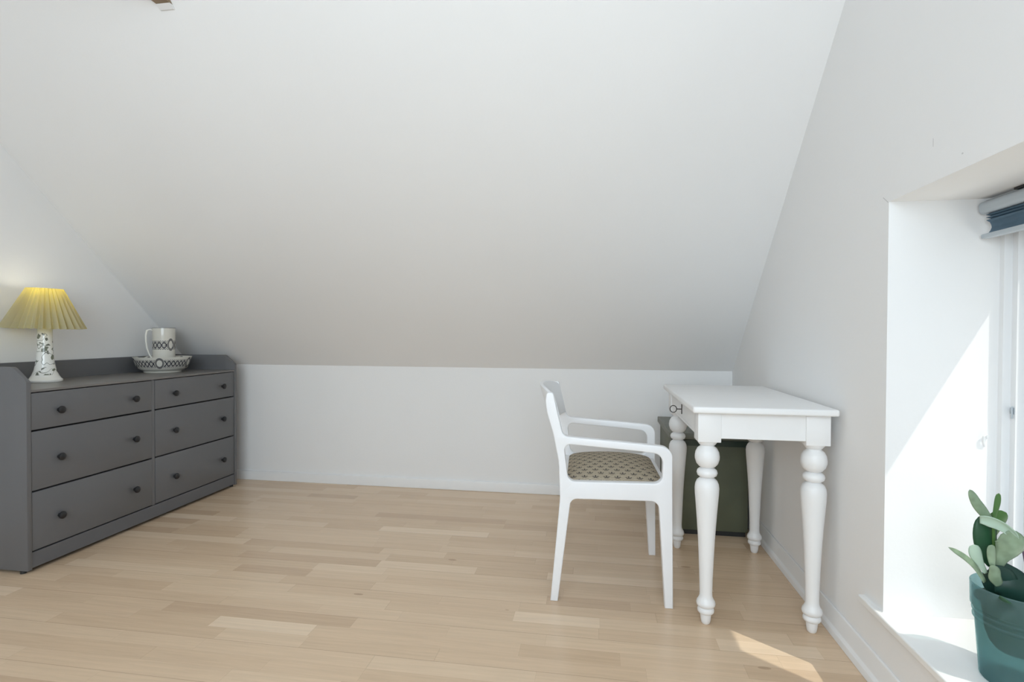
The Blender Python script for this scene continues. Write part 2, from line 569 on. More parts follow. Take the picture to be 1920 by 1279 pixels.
def band_material(name, z0, z1, n_dia, wreaths, rimline=None):
    """white glaze with a blue-black lattice band and laurel rings; UV u = turn, v = height"""
    mt, nt, b = mat_new(name)
    b.inputs['Roughness'].default_value = 0.12
    uv = N(nt, 'ShaderNodeUVMap')
    sp = N(nt, 'ShaderNodeSeparateXYZ')
    nt.links.new(uv.outputs[0], sp.inputs[0])
    U, V = sp.outputs[0], sp.outputs[1]
    h = z1 - z0
    w = mth(nt, 'DIVIDE', mth(nt, 'SUBTRACT', V, z0), h)
    inside = mth(nt, 'MULTIPLY', mth(nt, 'GREATER_THAN', w, 0.0), mth(nt, 'LESS_THAN', w, 1.0))
    a = mth(nt, 'MULTIPLY', U, float(n_dia))
    fa = mth(nt, 'ABSOLUTE', mth(nt, 'SUBTRACT', mth(nt, 'FRACT', a), 0.5))
    fw = mth(nt, 'ABSOLUTE', mth(nt, 'SUBTRACT', w, 0.5))
    def dot(du, dv, r):
        x = mth(nt, 'SUBTRACT', fa, du)
        y = mth(nt, 'MULTIPLY', mth(nt, 'SUBTRACT', fw, dv), 1.35)
        return mth(nt, 'LESS_THAN', mth(nt, 'ADD', mth(nt, 'MULTIPLY', x, x), mth(nt, 'MULTIPLY', y, y)), r * r)
    k = dot(0.0, 0.0, 0.26)
    for q in (dot(0.5, 0.0, 0.10), dot(0.30, 0.24, 0.17), dot(0.5, 0.36, 0.12), dot(0.0, 0.34, 0.08)):
        k = mth(nt, 'MAXIMUM', k, q)
    # dashed edges
    a2 = mth(nt, 'ABSOLUTE', mth(nt, 'SUBTRACT', mth(nt, 'FRACT', mth(nt, 'MULTIPLY', U, n_dia * 2.0)), 0.5))
    edge = mth(nt, 'MULTIPLY', mth(nt, 'GREATER_THAN', fw, 0.43), mth(nt, 'LESS_THAN', a2, 0.33))
    k = mth(nt, 'MULTIPLY', mth(nt, 'MAXIMUM', k, edge), inside)
    dark = k
    for (uc, ru) in wreaths:
        x = mth(nt, 'DIVIDE', mth(nt, 'SUBTRACT', U, uc), ru)
        y = mth(nt, 'DIVIDE', mth(nt, 'SUBTRACT', w, 0.56), 0.72)
        rr = mth(nt, 'SQRT', mth(nt, 'ADD', mth(nt, 'MULTIPLY', x, x), mth(nt, 'MULTIPLY', y, y)))
        disc = mth(nt, 'LESS_THAN', rr, 1.05)
        ring = mth(nt, 'MULTIPLY', mth(nt, 'GREATER_THAN', rr, 0.60), mth(nt, 'LESS_THAN', rr, 0.98))
        dark = mth(nt, 'MULTIPLY', dark, mth(nt, 'SUBTRACT', 1.0, disc))
        dark = mth(nt, 'MAXIMUM', dark, mth(nt, 'MULTIPLY', ring, 0.85))
    if rimline:
        dark = mth(nt, 'MAXIMUM', dark, mth(nt, 'MULTIPLY', mth(nt, 'GREATER_THAN', V, rimline), 0.8))
    nt.links.new(mixc(nt, mth(nt, 'MULTIPLY', dark, 0.93), (0.66, 0.64, 0.58), (0.02, 0.02, 0.035)), b.inputs['Base Color'])
    return mt

def floral_material():
    mt, nt, b = mat_new('white_ceramic_with_painted_vines')
    b.inputs['Roughness'].default_value = 0.1
    uv = N(nt, 'ShaderNodeTexCoord')
    vo = N(nt, 'ShaderNodeTexVoronoi')
    vo.inputs['Scale'].default_value = 34
    vo.inputs['Randomness'].default_value = 1.0
    nz = N(nt, 'ShaderNodeTexNoise')
    nz.inputs['Scale'].default_value = 55
    nz.inputs['Detail'].default_value = 3
    nt.links.new(uv.outputs['Object'], nz.inputs['Vector'])
    vm = N(nt, 'ShaderNodeVectorMath', operation='MULTIPLY_ADD')
    nt.links.new(nz.outputs['Color'], vm.inputs[0])
    vm.inputs[1].default_value = (0.035, 0.035, 0.035)
    nt.links.new(uv.outputs['Object'], vm.inputs[2])
    nt.links.new(vm.outputs[0], vo.inputs['Vector'])
    leaf = mth(nt, 'LESS_THAN', vo.outputs['Distance'], 0.36)
    sel = N(nt, 'ShaderNodeTexNoise')
    sel.inputs['Scale'].default_value = 17
    sel.inputs['Detail'].default_value = 1
    nt.links.new(uv.outputs['Object'], sel.inputs['Vector'])
    leaf = mth(nt, 'MULTIPLY', leaf, mth(nt, 'GREATER_THAN', sel.outputs['Fac'], 0.47))
    # winding stems
    sp = N(nt, 'ShaderNodeSeparateXYZ')
    nt.links.new(uv.outputs['Object'], sp.inputs[0])
    n3 = N(nt, 'ShaderNodeTexNoise')
    n3.inputs['Scale'].default_value = 22
    n3.inputs['Detail'].default_value = 1
    nt.links.new(uv.outputs['Object'], n3.inputs['Vector'])
    st = mth(nt, 'LESS_THAN', mth(nt, 'ABSOLUTE', mth(nt, 'SUBTRACT', n3.outputs['Fac'], 0.5)), 0.010)
    z = sp.outputs['Z']
    rng = mth(nt, 'MULTIPLY', mth(nt, 'GREATER_THAN', z, 0.035), mth(nt, 'LESS_THAN', z, 0.235))
    msk = mth(nt, 'MULTIPLY', mth(nt, 'MAXIMUM', leaf, st), rng)
    cl = mixc(nt, vo.outputs['Color'], (0.05, 0.055, 0.05), (0.11, 0.13, 0.07))
    nt.links.new(mixc(nt, mth(nt, 'MULTIPLY', msk, 0.9), (0.80, 0.80, 0.77), cl), b.inputs['Base Color'])
    return mt

def translucent_material(name, col, col2, fac, rough=0.6, nscale=3, noise=0.1):
    mt = bpy.data.materials.new(name)
    mt.use_nodes = True
    nt = mt.node_tree
    nt.nodes.clear()
    o = N(nt, 'ShaderNodeOutputMaterial')
    p = N(nt, 'ShaderNodeBsdfPrincipled')
    p.inputs['Roughness'].default_value = rough
    t = N(nt, 'ShaderNodeBsdfTranslucent')
    tc = N(nt, 'ShaderNodeTexCoord')
    nz = N(nt, 'ShaderNodeTexNoise')
    nz.inputs['Scale'].default_value = nscale
    nz.inputs['Detail'].default_value = 1.2
    nt.links.new(tc.outputs['Object'], nz.inputs['Vector'])
    lo = tuple(c * (1 - noise) for c in col)
    hi = tuple(min(1, c * (1 + noise)) for c in col)
    nt.links.new(mixc(nt, nz.outputs['Fac'], lo, hi), p.inputs['Base Color'])
    t.inputs[0].default_value = (*col2, 1)
    mx = N(nt, 'ShaderNodeMixShader')
    mx.inputs[0].default_value = fac
    nt.links.new(p.outputs[0], mx.inputs[1])
    nt.links.new(t.outputs[0], mx.inputs[2])
    nt.links.new(mx.outputs[0], o.inputs[0])
    return mt
M_SHADE = translucent_material('pleated_sage_shade_fabric', (0.43, 0.45, 0.36), (1.0, 0.76, 0.01), 0.40, 0.8)
M_BLIND = translucent_material('blue_pleated_blind_fabric', (0.17, 0.28, 0.38), (0.12, 0.28, 0.42), 0.2, 0.75, 40, 0.12)
M_ALU = simple('grey_blind_aluminium', (0.44, 0.49, 0.53), 0.35, metal=0.15, noise=0.04)

# ------------------------------------------------------------------ setting
XR, XL, YB, YF = 0.796, -2.767, 3.331, -1.15
ZK, TH = 0.7809, 0.745
TAN = math.tan(TH)
ZC = 2.55
YC = YB - (ZC - ZK) / TAN
XO = 1.219                         # outer face of the window wall
WZ0, WZ1, WY0, WY1 = 0.205, 1.3665, -0.538, 1.632  # opening lengthened out of view to bring in more sun for the ceiling

struct(MB().box(XL - 0.3, XR + 0.005, YF - 0.2, YB + 0.2, -0.12, 0.0).build('floor', M_FLOOR, smooth=False))

wb_ = MB()
gab = [(YB + 0.12, -0.1), (YB + 0.12, ZK), (YC + 0.1, ZC + 0.14), (YF - 0.15, ZC + 0.14), (YF - 0.15, -0.1)]
struct(MB().prism(gab, 'x', XL - 0.25, XL).build('wall_left', M_WALL, smooth=False))

# window wall: gable with one opening, built from four stretches in one mesh
def clip_gable(y0, y1, z0, z1):
    """rectangle y0..y1, z0..z1 cut by the roof line (outer side)"""
    def zr(y):
        return min(ZC + 0.14, ZK + (YB + 0.12 - y) * TAN)
    ys = [y0, y1]
    if y0 < YC + 0.1 < y1:
        ys.insert(1, YC + 0.1)
    top = [(y, min(z1, zr(y))) for y in ys]
    return [(y0, z0)] + top + [(y1, z0)]
w = MB()
w.prism(clip_gable(YF - 0.15, WY0, -0.1, 9), 'x', XR, XO)
w.prism(clip_gable(WY1, YB + 0.12, -0.1, 9), 'x', XR, XO)
w.box(XR, XO, WY0, WY1, -0.1, WZ0)
w.prism([(WY0, WZ1), (WY0, ZC + 0.14), (YC + 0.1, ZC + 0.14), (WY1, ZK + (YB + 0.12 - WY1) * TAN), (WY1, WZ1)], 'x', XR, XO)
bmesh.ops.remove_doubles(w.bm, verts=w.bm.verts, dist=1e-5)
struct(w.build('wall_right', M_WALLR, smooth=False))

struct(MB().box(XL - 0.25, XO, YB, YB + 0.15, -0.1, ZK).build('wall_back', M_WALL, smooth=False))

# sloping ceiling running up into the flat part
t_ = 0.16
prof = [(YB, ZK), (YC, ZC), (YF - 0.1, ZC), (YF - 0.1, ZC + t_), (YC + 0.07, ZC + t_), (YB + 0.16, ZK + 0.0), (YB + 0.16, ZK)]
prof = [(YB, ZK), (YC, ZC), (YF - 0.1, ZC), (YF - 0.1, ZC + t_), (YC + 0.08, ZC + t_), (YB + 0.16, ZK + 0.02), (YB + 0.16, ZK)]
struct(MB().prism(prof, 'x', XL - 0.25, XO).build('ceiling', M_WALL, smooth=False))

# wall behind the camera with its window
RX0, RX1, RZ0, RZ1 = -1.60, 0.70, 0.80, 2.40
w = MB()
w.box(XL - 0.25, RX0, YF - 0.15, YF, -0.1, ZC + 0.1)
w.box(RX1, XO, YF - 0.15, YF, -0.1, ZC + 0.1)
w.box(RX0, RX1, YF - 0.15, YF, -0.1, RZ0)
w.box(RX0, RX1, YF - 0.15, YF, RZ1, ZC + 0.1)
struct(w.build('wall_front', M_WALL, smooth=False))

# baseboards
def board(name, pts, axis, a, b):
    return struct(MB().prism(pts, axis, a, b, bev=0.0015, seg=1).build(name, M_TRIM))
board('baseboard_back', [(YB, 0.0), (YB, 0.062), (YB - 0.009, 0.062), (YB - 0.012, 0.058), (YB - 0.012, 0.0)], 'x', XL, XR)
board('baseboard_right', [(XR, 0.0), (XR, 0.092), (XR - 0.004, 0.092), (XR - 0.007, 0.088), (XR - 0.007, 0.03), (XR - 0.016, 0.022), (XR - 0.018, 0.0)], 'y', YF, YB)
board('baseboard_left', [(XL, 0.0), (XL, 0.062), (XL + 0.009, 0.062), (XL + 0.012, 0.058), (XL + 0.012, 0.0)], 'y', YF, YB)

# ------------------------------------------------------------------ window in the right wall
win = bpy.data.objects.new('window_1', None)
win.location = (1.11, (WY0 + WY1) / 2, WZ0 + 0.02)
COL.objects.link(win)
struct(win)
fr = MB()
# outer frame, stepped
for (x0, x1, wd) in ((1.07, 1.09, 0.016), (1.09, 1.15, 0.034)):
    fr.box(x0, x1, WY1 - wd, WY1, WZ0, WZ1)
    fr.box(x0, x1, WY0, WY0 + wd, WZ0, WZ1)
    fr.box(x0, x1, WY0 + wd, WY1 - wd, WZ1 - wd, WZ1)
    fr.box(x0, x1, WY0 + wd, WY1 - wd, WZ0, WZ0 + wd + 0.02)
fr.build('window_frame', M_FRAME, win)
for (a, b) in ((1.145, 1.238), (0.73, 0.823), (0.315, 0.408), (-0.10, -0.007)):
    MB().box(1.075, 1.15, a, b, WZ0 + 0.054, WZ1 - 0.034, bev=0.003).build('mullion', M_FRAME, win)
panes = [(1.238, WY1 - 0.034), (0.823, 1.145), (0.408, 0.73), (-0.007, 0.315), (WY0 + 0.034, -0.10)]
zb, zt = WZ0 + 0.054, WZ1 - 0.034
for (a, b) in panes:
    s = MB()
    e = 0.024
    for (y0, y1, z0, z1) in ((b - (0.014 if b > 1.5 else e * 0.1), b, zb, zt), (a, a + (0.002 if b > 1.5 else e), zb, zt), (a, b, zb, zb + e), (a, b, zt - e, zt)):
        if y1 - y0 > 0.0005:
            s.box(1.112, 1.145, y0, y1, z0, z1)
    so = s.build('sash', M_FRAME, win)
    MB().box(1.128, 1.132, a + 0.001, b - 0.002, zb + 0.004, zt - 0.004).build('pane', M_GLASS, so, smooth=False)
# small window hardware on the frame near the far jamb
cz = 0.80
h1 = MB()
h1.box(1.0885, 1.0900, 1.6005, 1.6145, cz - 0.008, cz + 0.008)
h1.tube([(1.086, 1.604, cz - 0.02), (1.086, 1.604, cz + 0.012)], 0.0022, 8)
h1.build('latch_plate', M_ALU, win)
h2 = MB()
h2.tube([(1.040, 1.630, 0.700), (1.034, 1.626, 0.712), (1.034, 1.624, 0.728), (1.042, 1.626, 0.732), (1.046, 1.630, 0.722)], 0.0026, 8)
h2.build('stay_hook', M_FRAME, win)

sl = MB()
sl.prism(roundpoly([(0.778, 0.207, 0.003), (0.778, 0.226, 0.004), (XR, 0.226, 0), (XR, 0.207, 0)], 3), 'y', -0.642, 1.736)
sl.box(XR, 1.075, WY0 + 0.0005, WY1 - 0.0005, 0.206, 0.226)
struct(sl.build('trim_1', M_SILL, smooth=False))

# window of the wall behind the camera
win2 = bpy.data.objects.new('window_2', None)
win2.location = ((RX0 + RX1) / 2, YF - 0.08, RZ0)
COL.objects.link(win2)
struct(win2)
f2 = MB()
y0, y1 = YF - 0.12, YF - 0.05
f2.box(RX0, RX0 + 0.06, y0, y1, RZ0, RZ1).box(RX1 - 0.06, RX1, y0, y1, RZ0, RZ1)
f2.box(RX0 + 0.06, RX1 - 0.06, y0, y1, RZ0, RZ0 + 0.06).box(RX0 + 0.06, RX1 - 0.06, y0, y1, RZ1 - 0.06, RZ1)
f2.build('window_frame', M_FRAME, win2)
for cx in (-0.85, -0.05):
    MB().box(cx - 0.035, cx + 0.035, y0, y1, RZ0 + 0.06, RZ1 - 0.06).build('mullion', M_FRAME, win2)
for a, b in ((RX0 + 0.06, -0.885), (-0.815, -0.085), (-0.015, RX1 - 0.06)):
    MB().box(a + 0.001, b - 0.001, YF - 0.09, YF - 0.086, RZ0 + 0.061, RZ1 - 0.061).build('pane', M_GLASS, win2, smooth=False)

# ------------------------------------------------------------------ collar beam (its end shows at the top of the picture)
def slope_z(y):
    return ZK + (YB - y) * TAN
bt = empty('ceiling_beam', (-1.575, -0.3, 2.204), 'brown wooden beam end meeting the sloping ceiling at the top left', 'beam')
bx0, bx1 = -1.603, -1.548
yb = YB - (2.204 - ZK) / TAN
MB().prism([(YF + 0.004, 2.204), (yb - 0.002, 2.204), (YB - (2.29 - ZK) / TAN - 0.002, 2.29), (YF + 0.004, 2.29)], 'x', bx0, bx1).build('timber', M_BEAM, bt, smooth=False)
yk = YB - (2.1955 - ZK) / TAN
MB().prism([(yb - 0.018, 2.2035), (yb - 0.002, 2.2035), (yk + 0.001, 2.1945), (yk - 0.006, 2.1925)], 'x', bx0 - 0.002, bx1 + 0.001).build('wall_bracket', M_TRIM, bt, smooth=False)

# ------------------------------------------------------------------ grey dresser
dx0, dx1, dy0, dy1 = -2.752, -2.300, 1.866, 3.170
dr = empty('dresser', ((dx0 + dx1) / 2, (dy0 + dy1) / 2, 0), 'wide grey six-drawer dresser with raised back rim and black knobs', 'dresser')
side = roundpoly([(dx0, 0.012, 0), (dx0, 0.852, 0), (-2.365, 0.852, 0.03), (dx1 + 0.003, 0.792, 0.012), (dx1 + 0.003, 0.012, 0)], 6)
for a in (dy0, dy1 - 0.019):
    MB().prism(side, 'y', a, a + 0.019, bev=0.0015, seg=2).build('side_panel', M_GREY, dr)
MB().box(dx0, dx1 + 0.001, dy0 + 0.019, dy1 - 0.019, 0.7465, 0.757, bev=0.001, seg=1).build('top_board', M_GREYT, dr)
MB().box(dx0, dx0 + 0.016, dy0 + 0.019, dy1 - 0.019, 0.04, 0.850, bev=0.001, seg=1).build('back_board', M_GREY, dr)
MB().box(dx1 - 0.016, dx1 - 0.001, dy0 + 0.019, dy1 - 0.019, 0.017, 0.082, bev=0.001, seg=1).build('plinth', M_GREYP, dr)
MB().box(dx0 + 0.016, dx1 - 0.022, dy0 + 0.02, dy1 - 0.02, 0.05, 0.745).build('carcass', M_GAP, dr, smooth=False)
MB().box(dx1 - 0.021, dx1 - 0.002, 2.5005, 2.5185, 0.084, 0.745, bev=0.001, seg=1).build('divider', M_GREY, dr)
for x in (dx1 - 0.03, dx0 + 0.04):
    for y in (dy0 + 0.0095, dy1 - 0.0095):
        MB().lathe([(0.011, 0.0), (0.011, 0.012)], (x, y, 0), 16).build('glide', M_BLACK, dr)
for (a, b, kn) in ((dy0 + 0.0215, 2.4985, (2.002, 2.388)), (2.5205, dy1 - 0.0225, (2.648, 3.036))):
    for (z0, z1, kz) in ((0.0885, 0.330, 0.2025), (0.3375, 0.5825, 0.4575), (0.590, 0.7425, 0.661)):
        d = MB().box(dx1 - 0.020, dx1, a, b, z0, z1, bev=0.0012, seg=2).build('drawer', M_GREY, dr)
        for ky in kn:
            MB().lathe([(0.0, 0), (0.008, 0.0), (0.0065, 0.004), (0.006, 0.011), (0.0095, 0.013), (0.0155, 0.0145), (0.0165, 0.018), (0.0155, 0.022), (0.011, 0.0255), (0.0, 0.0268)],
                       (dx1 - 0.0005, ky, kz), 28, Matrix.Rotation(PI / 2, 4, 'Y')).build('knob', M_KNOB, d)

# ------------------------------------------------------------------ table lamp
LX, LY, LZ = -2.606, 2.205, 0.757
lamp = empty('table_lamp', (LX, LY, LZ), 'white floral ceramic table lamp with pleated yellow-green shade, lit', 'lamp')
basep = [(0.0, 0.0), (0.064, 0.0), (0.067, 0.004), (0.067, 0.012), (0.064, 0.015), (0.060, 0.018), (0.052, 0.032), (0.043, 0.055), (0.037, 0.085), (0.033, 0.12),
         (0.030, 0.16), (0.0285, 0.21), (0.0285, 0.262), (0.026, 0.266), (0.0, 0.266)]
MB().lathe(basep, (LX, LY, LZ), 64).build('lamp_base', floral_material(), lamp, angle=50)
MB().lathe([(0.0, 0.264), (0.016, 0.264), (0.016, 0.32), (0.012, 0.325), (0.0, 0.325)], (LX, LY, LZ), 24).build('bulb_socket', M_BLACK, lamp)
M_BULB = bpy.data.materials.new('glowing_bulb')
M_BULB.use_nodes = True
_b = M_BULB.node_tree.nodes['Principled BSDF']
_b.inputs['Emission Color'].default_value = (1, 0.80, 0.42, 1)
_b.inputs['Emission Strength'].default_value = 1.2
MB().lathe([(0.0, 0.322), (0.012, 0.324), (0.014, 0.338), (0.024, 0.357), (0.029, 0.378), (0.025, 0.398), (0.012, 0.411), (0.0, 0.413)], (LX, LY, LZ), 24).build('light_bulb', M_BULB, lamp)
# pleated shade
t = bmesh.new()
NP, SUB = 34, 6
TILT = Matrix.Translation((LX, LY, LZ + 0.35)) @ Matrix.Rotation(math.radians(1.6), 4, 'Y')
rings = []
for j in range(15):
    f = j / 14
    rr = 0.150 + (0.067 - 0.150) * f
    zz = -0.093 + 0.190 * f
    amp = 0.0125 * (1 - f) + 0.0045
    ring = []
    for k in range(NP * SUB):
        ph = k / SUB
        tri = abs((ph % 1) - 0.42) / 0.58 if (ph % 1) > 0.42 else abs((ph % 1) - 0.42) / 0.42
        an = 2 * PI * k / (NP * SUB)
        irr = 1 + 0.25 * math.sin(3 * an + 1.0) + 0.2 * math.sin(7 * an)
        rad = rr + amp * irr * (tri - 0.5) * 1.6
        scal = 0.0035 * (1 - f) ** 6 * (tri - 0.5)
        ring.append(t.verts.new((rad * math.cos(an), rad * math.sin(an), zz + scal)))
    rings.append(ring)
n = NP * SUB
for j in range(14):
    for k in range(n):
        t.faces.new((rings[j][k], rings[j][(k + 1) % n], rings[j + 1][(k + 1) % n], rings[j + 1][k]))
s_ = MB()
s_.merge(t, TILT)
shade = s_.build('lamp_shade', M_SHADE, lamp, angle=20)
ring = []
spd = MB()
for k in range(3):
    an = 2 * PI * k / 3 + 0.4
    p = TILT @ Vector((0.067 * math.cos(an), 0.067 * math.sin(an), 0.090))
    spd.tube([(LX, LY, LZ + 0.316), (LX + 0.034 * math.cos(an), LY + 0.034 * math.sin(an), LZ + 0.36), p], 0.0014, 6)
spd.build('shade_carrier', M_KNOB, lamp)
pl = bpy.data.lights.new('lamp_glow', 'POINT')
pl.energy = 0.50
pl.color = (1.0, 0.93, 0.74)
pl.shadow_soft_size = 0.014
plo = bpy.data.objects.new('lamp_glow', pl)
plo.location = (0, 0, 0.437)
plo.parent = lamp
COL.objects.link(plo)

# ------------------------------------------------------------------ bowl and jug
BX, BY, BZ = -2.592, 2.90, 0.757
bowlp = [(0.0, 0.0), (0.098, 0.0), (0.100, 0.004), (0.098, 0.007), (0.112, 0.014), (0.128, 0.026), (0.138, 0.042), (0.144, 0.062), (0.149, 0.083), (0.153, 0.090), (0.153, 0.093),
         (0.148, 0.092), (0.143, 0.080), (0.137, 0.056), (0.128, 0.036), (0.112, 0.022), (0.090, 0.014), (0.0, 0.012)]
MB_ = MB().lathe(bowlp, (BX, BY, BZ), 96)
bowl = MB_.build('wash_bowl', band_material('bowl_glaze_with_lattice_band', 0.032, 0.077, 40, [(u_, 0.026) for u_ in (0.847, 0.047, 0.247, 0.447, 0.647)]), angle=50)
bowl['label'] = 'wide white basin with black lattice band and laurel rings, on the grey dresser'
bowl['category'] = 'bowl'
jug = empty('mug', (BX - 0.003, BY + 0.02, BZ + 0.0135), 'tall white china mug with lattice band, standing inside the wide basin', 'mug')
JX, JY, JZ = BX - 0.003, BY + 0.012, BZ + 0.0135
jr = 0.060
jp = [(0.0, 0.0), (jr - 0.012, 0.0), (jr - 0.009, 0.004), (jr - 0.003, 0.010), (jr - 0.002, 0.03), (jr - 0.001, 0.1), (jr, 0.20), (jr + 0.0015, 0.250), (jr + 0.001, 0.2535), (jr - 0.003, 0.252), (jr - 0.0045, 0.23), (jr - 0.006, 0.1), (jr - 0.007, 0.012), (0.0, 0.008)]
MB().lathe(jp, (JX, JY, JZ), 64).build('mug_body', band_material('mug_glaze_with_lattice_band', 0.122, 0.175, 15, [(0.965, 0.050), (0.465, 0.050)], rimline=0.2505), jug, angle=50)
hd = Vector((-0.62, -0.78, 0)).normalized()
hp = []
for (d, z) in ((-0.004, 0.236), (0.012, 0.242), (0.026, 0.236), (0.032, 0.208), (0.031, 0.168), (0.026, 0.130), (0.016, 0.096), (0.004, 0.072), (-0.004, 0.064)):
    hp.append((JX + hd.x * (jr + d), JY + hd.y * (jr + d), JZ + z))
MB().tube(hp, [0.0065, 0.0075, 0.0078, 0.0078, 0.0075, 0.007, 0.0065, 0.006, 0.0055], 14, flat=0.75).build('handle', M_CERAM, jug)

# ------------------------------------------------------------------ green chest behind the table
gx0, gx1, gy0, gy1, gz = 0.383, 0.742, 2.774, 3.30, 0.478
ch = empty('storage_chest', ((gx0 + gx1) / 2, (gy0 + gy1) / 2, 0), 'dark green painted chest standing behind the white table', 'chest')
MB().box(gx0, gx1, gy0, gy1, 0.025, gz, bev=0.004).build('chest_body', M_GREEN, ch)
MB().box(gx0 - 0.016, gx1 + 0.010, gy0 - 0.014, gy1, gz, gz + 0.030, bev=0.003).build('lid', M_GREENT, ch)
MB().box(gx0 + 0.006, gx1 - 0.006, gy0 - 0.005, gy0 + 0.002, gz - 0.032, gz - 0.003).build('lock_rail', M_GREENE, ch)
MB().box(gx0 - 0.003, gx0 + 0.002, gy0 + 0.01, gy0 + 0.03, gz - 0.055, gz - 0.002, bev=0.001).build('corner_strap', M_IRON, ch)
MB().box(gx0 + 0.008, gx1 - 0.008, gy0 + 0.012, gy1 - 0.01, 0.0, 0.025).build('plinth', M_BLACK, ch)

# ------------------------------------------------------------------ white table with turned legs
tb = empty('side_table', (0.551, 2.265, 0), 'white painted table with four turned legs and a keyed drawer', 'table')
tx0, tx1, ty0, ty1 = 0.322, 0.776, 1.862, 2.668
top = MB().prism(roundpoly([(tx0, ty0, 0.008), (tx1, ty0, 0.008), (tx1, ty1, 0.008), (tx0, ty1, 0.008)], 4), 'z', 0.7355, 0.7575, bev=0.006, seg=4)
top.build('table_top', M_TABLE, tb)
lx0, lx1, ly0, ly1, hb = 0.382, 0.724, 1.932, 2.598, 0.0375
legp = [(0.0, 0.0), (0.0115, 0.0), (0.0148, 0.004), (0.0165, 0.014), (0.0182, 0.030), (0.0186, 0.036), (0.024, 0.038), (0.0272, 0.042), (0.0280, 0.048), (0.0262, 0.054), (0.0245, 0.0565),
        (0.0225, 0.0575), (0.0255, 0.0600), (0.0300, 0.064), (0.0318, 0.071), (0.0300, 0.079), (0.0250, 0.087), (0.0215, 0.096), (0.0208, 0.110),
        (0.0222, 0.160), (0.0245, 0.220), (0.0275, 0.290), (0.0315, 0.350), (0.0360, 0.410), (0.0395, 0.452), (0.0402, 0.470), (0.0385, 0.484), (0.0335, 0.496), (0.0250, 0.504), (0.0195, 0.5065),
        (0.0245, 0.509), (0.0315, 0.514), (0.0344, 0.523), (0.0320, 0.532), (0.0250, 0.538), (0.0180, 0.5405),
        (0.0270, 0.545), (0.0355, 0.555), (0.0402, 0.570), (0.0408, 0.580), (0.0385, 0.595), (0.0320, 0.608), (0.0230, 0.6155), (0.0215, 0.6180), (0.0260, 0.6200), (0.0345, 0.6320), (0.0345, 0.64)]
for x in (lx0, lx1):
    for y in (ly0, ly1):
        l = MB().lathe(legp, (x, y, 0), 40)
        l.box(x - hb, x + hb, y - hb, y + hb, 0.634, 0.7355, bev=0.0015, seg=2)
        l.build('leg', M_TABLE, tb, angle=40)
ap = 0.647
MB().box(lx0 + hb, lx1 - hb, ly0 - hb + 0.005, ly0 - hb + 0.024, ap, 0.7355, bev=0.001, seg=1).build('apron', M_TABLE, tb)
MB().box(lx0 + hb, lx1 - hb, ly1 + hb - 0.024, ly1 + hb - 0.005, ap, 0.7355, bev=0.001, seg=1).build('apron', M_TABLE, tb)
MB().box(lx1 + hb - 0.024, lx1 + hb - 0.005, ly0 + hb, ly1 - hb, ap, 0.7355, bev=0.001, seg=1).build('apron', M_TABLE, tb)
MB().box(lx0 - hb + 0.006, lx0 - hb + 0.022, ly0 + hb, ly1 - hb, ap, 0.659, bev=0.001, seg=1).build('drawer_rail', M_TABLE, tb)
dwr = MB().box(lx0 - hb + 0.004, lx0 - hb + 0.022, ly0 + hb + 0.002, ly1 - hb - 0.002, 0.6605, 0.733, bev=0.001, seg=1).build('drawer', M_TABLE, tb)
kx, ky, kz = lx0 - hb + 0.004, 2.268, 0.694
esc = MB().prism(roundpoly([(ky - 0.0055, kz - 0.020, 0.005), (ky + 0.0055, kz - 0.020, 0.005), (ky + 0.0055, kz + 0.020, 0.005), (ky - 0.0055, kz + 0.020, 0.005)], 4), 'x', kx - 0.0025, kx + 0.0005)
esc.build('escutcheon', M_IRON, dwr)
key = empty('key', (kx - 0.002, ky, kz), 'small dark iron key with ring bow in the table drawer lock', 'key')
km = MB().tube([(kx - 0.0015, ky, kz), (kx - 0.022, ky, kz)], 0.0021, 10)
km.tube([(kx - 0.034 + 0.013 * math.cos(a), ky + 0.004 * math.cos(a) * 0, kz + 0.014 * math.sin(a)) for a in [2 * PI * i / 24 for i in range(24)]], 0.0017, 8, closed=True)
km.build('key_body', M_IRON, key)

# ------------------------------------------------------------------ armchair
AY0, AY1, HT = 2.020, 2.495, 0.017
chair = empty('armchair', (0.05, 2.257, 0), 'white lacquered open armchair with patterned woven seat, facing the table', 'chair')
chair.rotation_euler = (0, 0, math.radians(1.4))
outer = roundpoly([(-0.168, 0.0, 0.0), (-0.134, 0.385, 0.25), (-0.139, 0.52, 0.3), (-0.160, 0.625, 0.3), (-0.184, 0.705, 0.1), (-0.190, 0.745, 0.05), (-0.186, 0.780, 0.013), (-0.161, 0.780, 0.013),
                   (-0.152, 0.735, 0.1), (-0.124, 0.618, 0.028), (-0.07, 0.6135, 0), (0.150, 0.598, 0.3), (0.272, 0.588, 0.042), (0.272, 0.46, 0.2), (0.278, 0.0, 0.0), (0.249, 0.0, 0.0),
                   (0.224, 0.390, 0.030), (-0.094, 0.386, 0.026), (-0.140, 0.0, 0.0)], 8)
hole = roundpoly([(-0.121, 0.590, 0.022), (0.15, 0.571, 0.2), (0.238, 0.562, 0.036), (0.236, 0.455, 0.030), (-0.104, 0.450, 0.030)], 8)
def side_piece(y, planes):
    bm = flat_solid([outer, hole], HT, 0.004)
    for v in bm.verts:
        v.co = Vector((v.co.x, y + v.co.z, v.co.y))
    bmesh.ops.recalc_face_normals(bm, faces=bm.faces)
    for co, no in planes:
        cut(bm, co, no)
    r = MB()
    r.merge(bm)
    return r
ZL, ZR = 0.372, 0.448
XP = -0.108
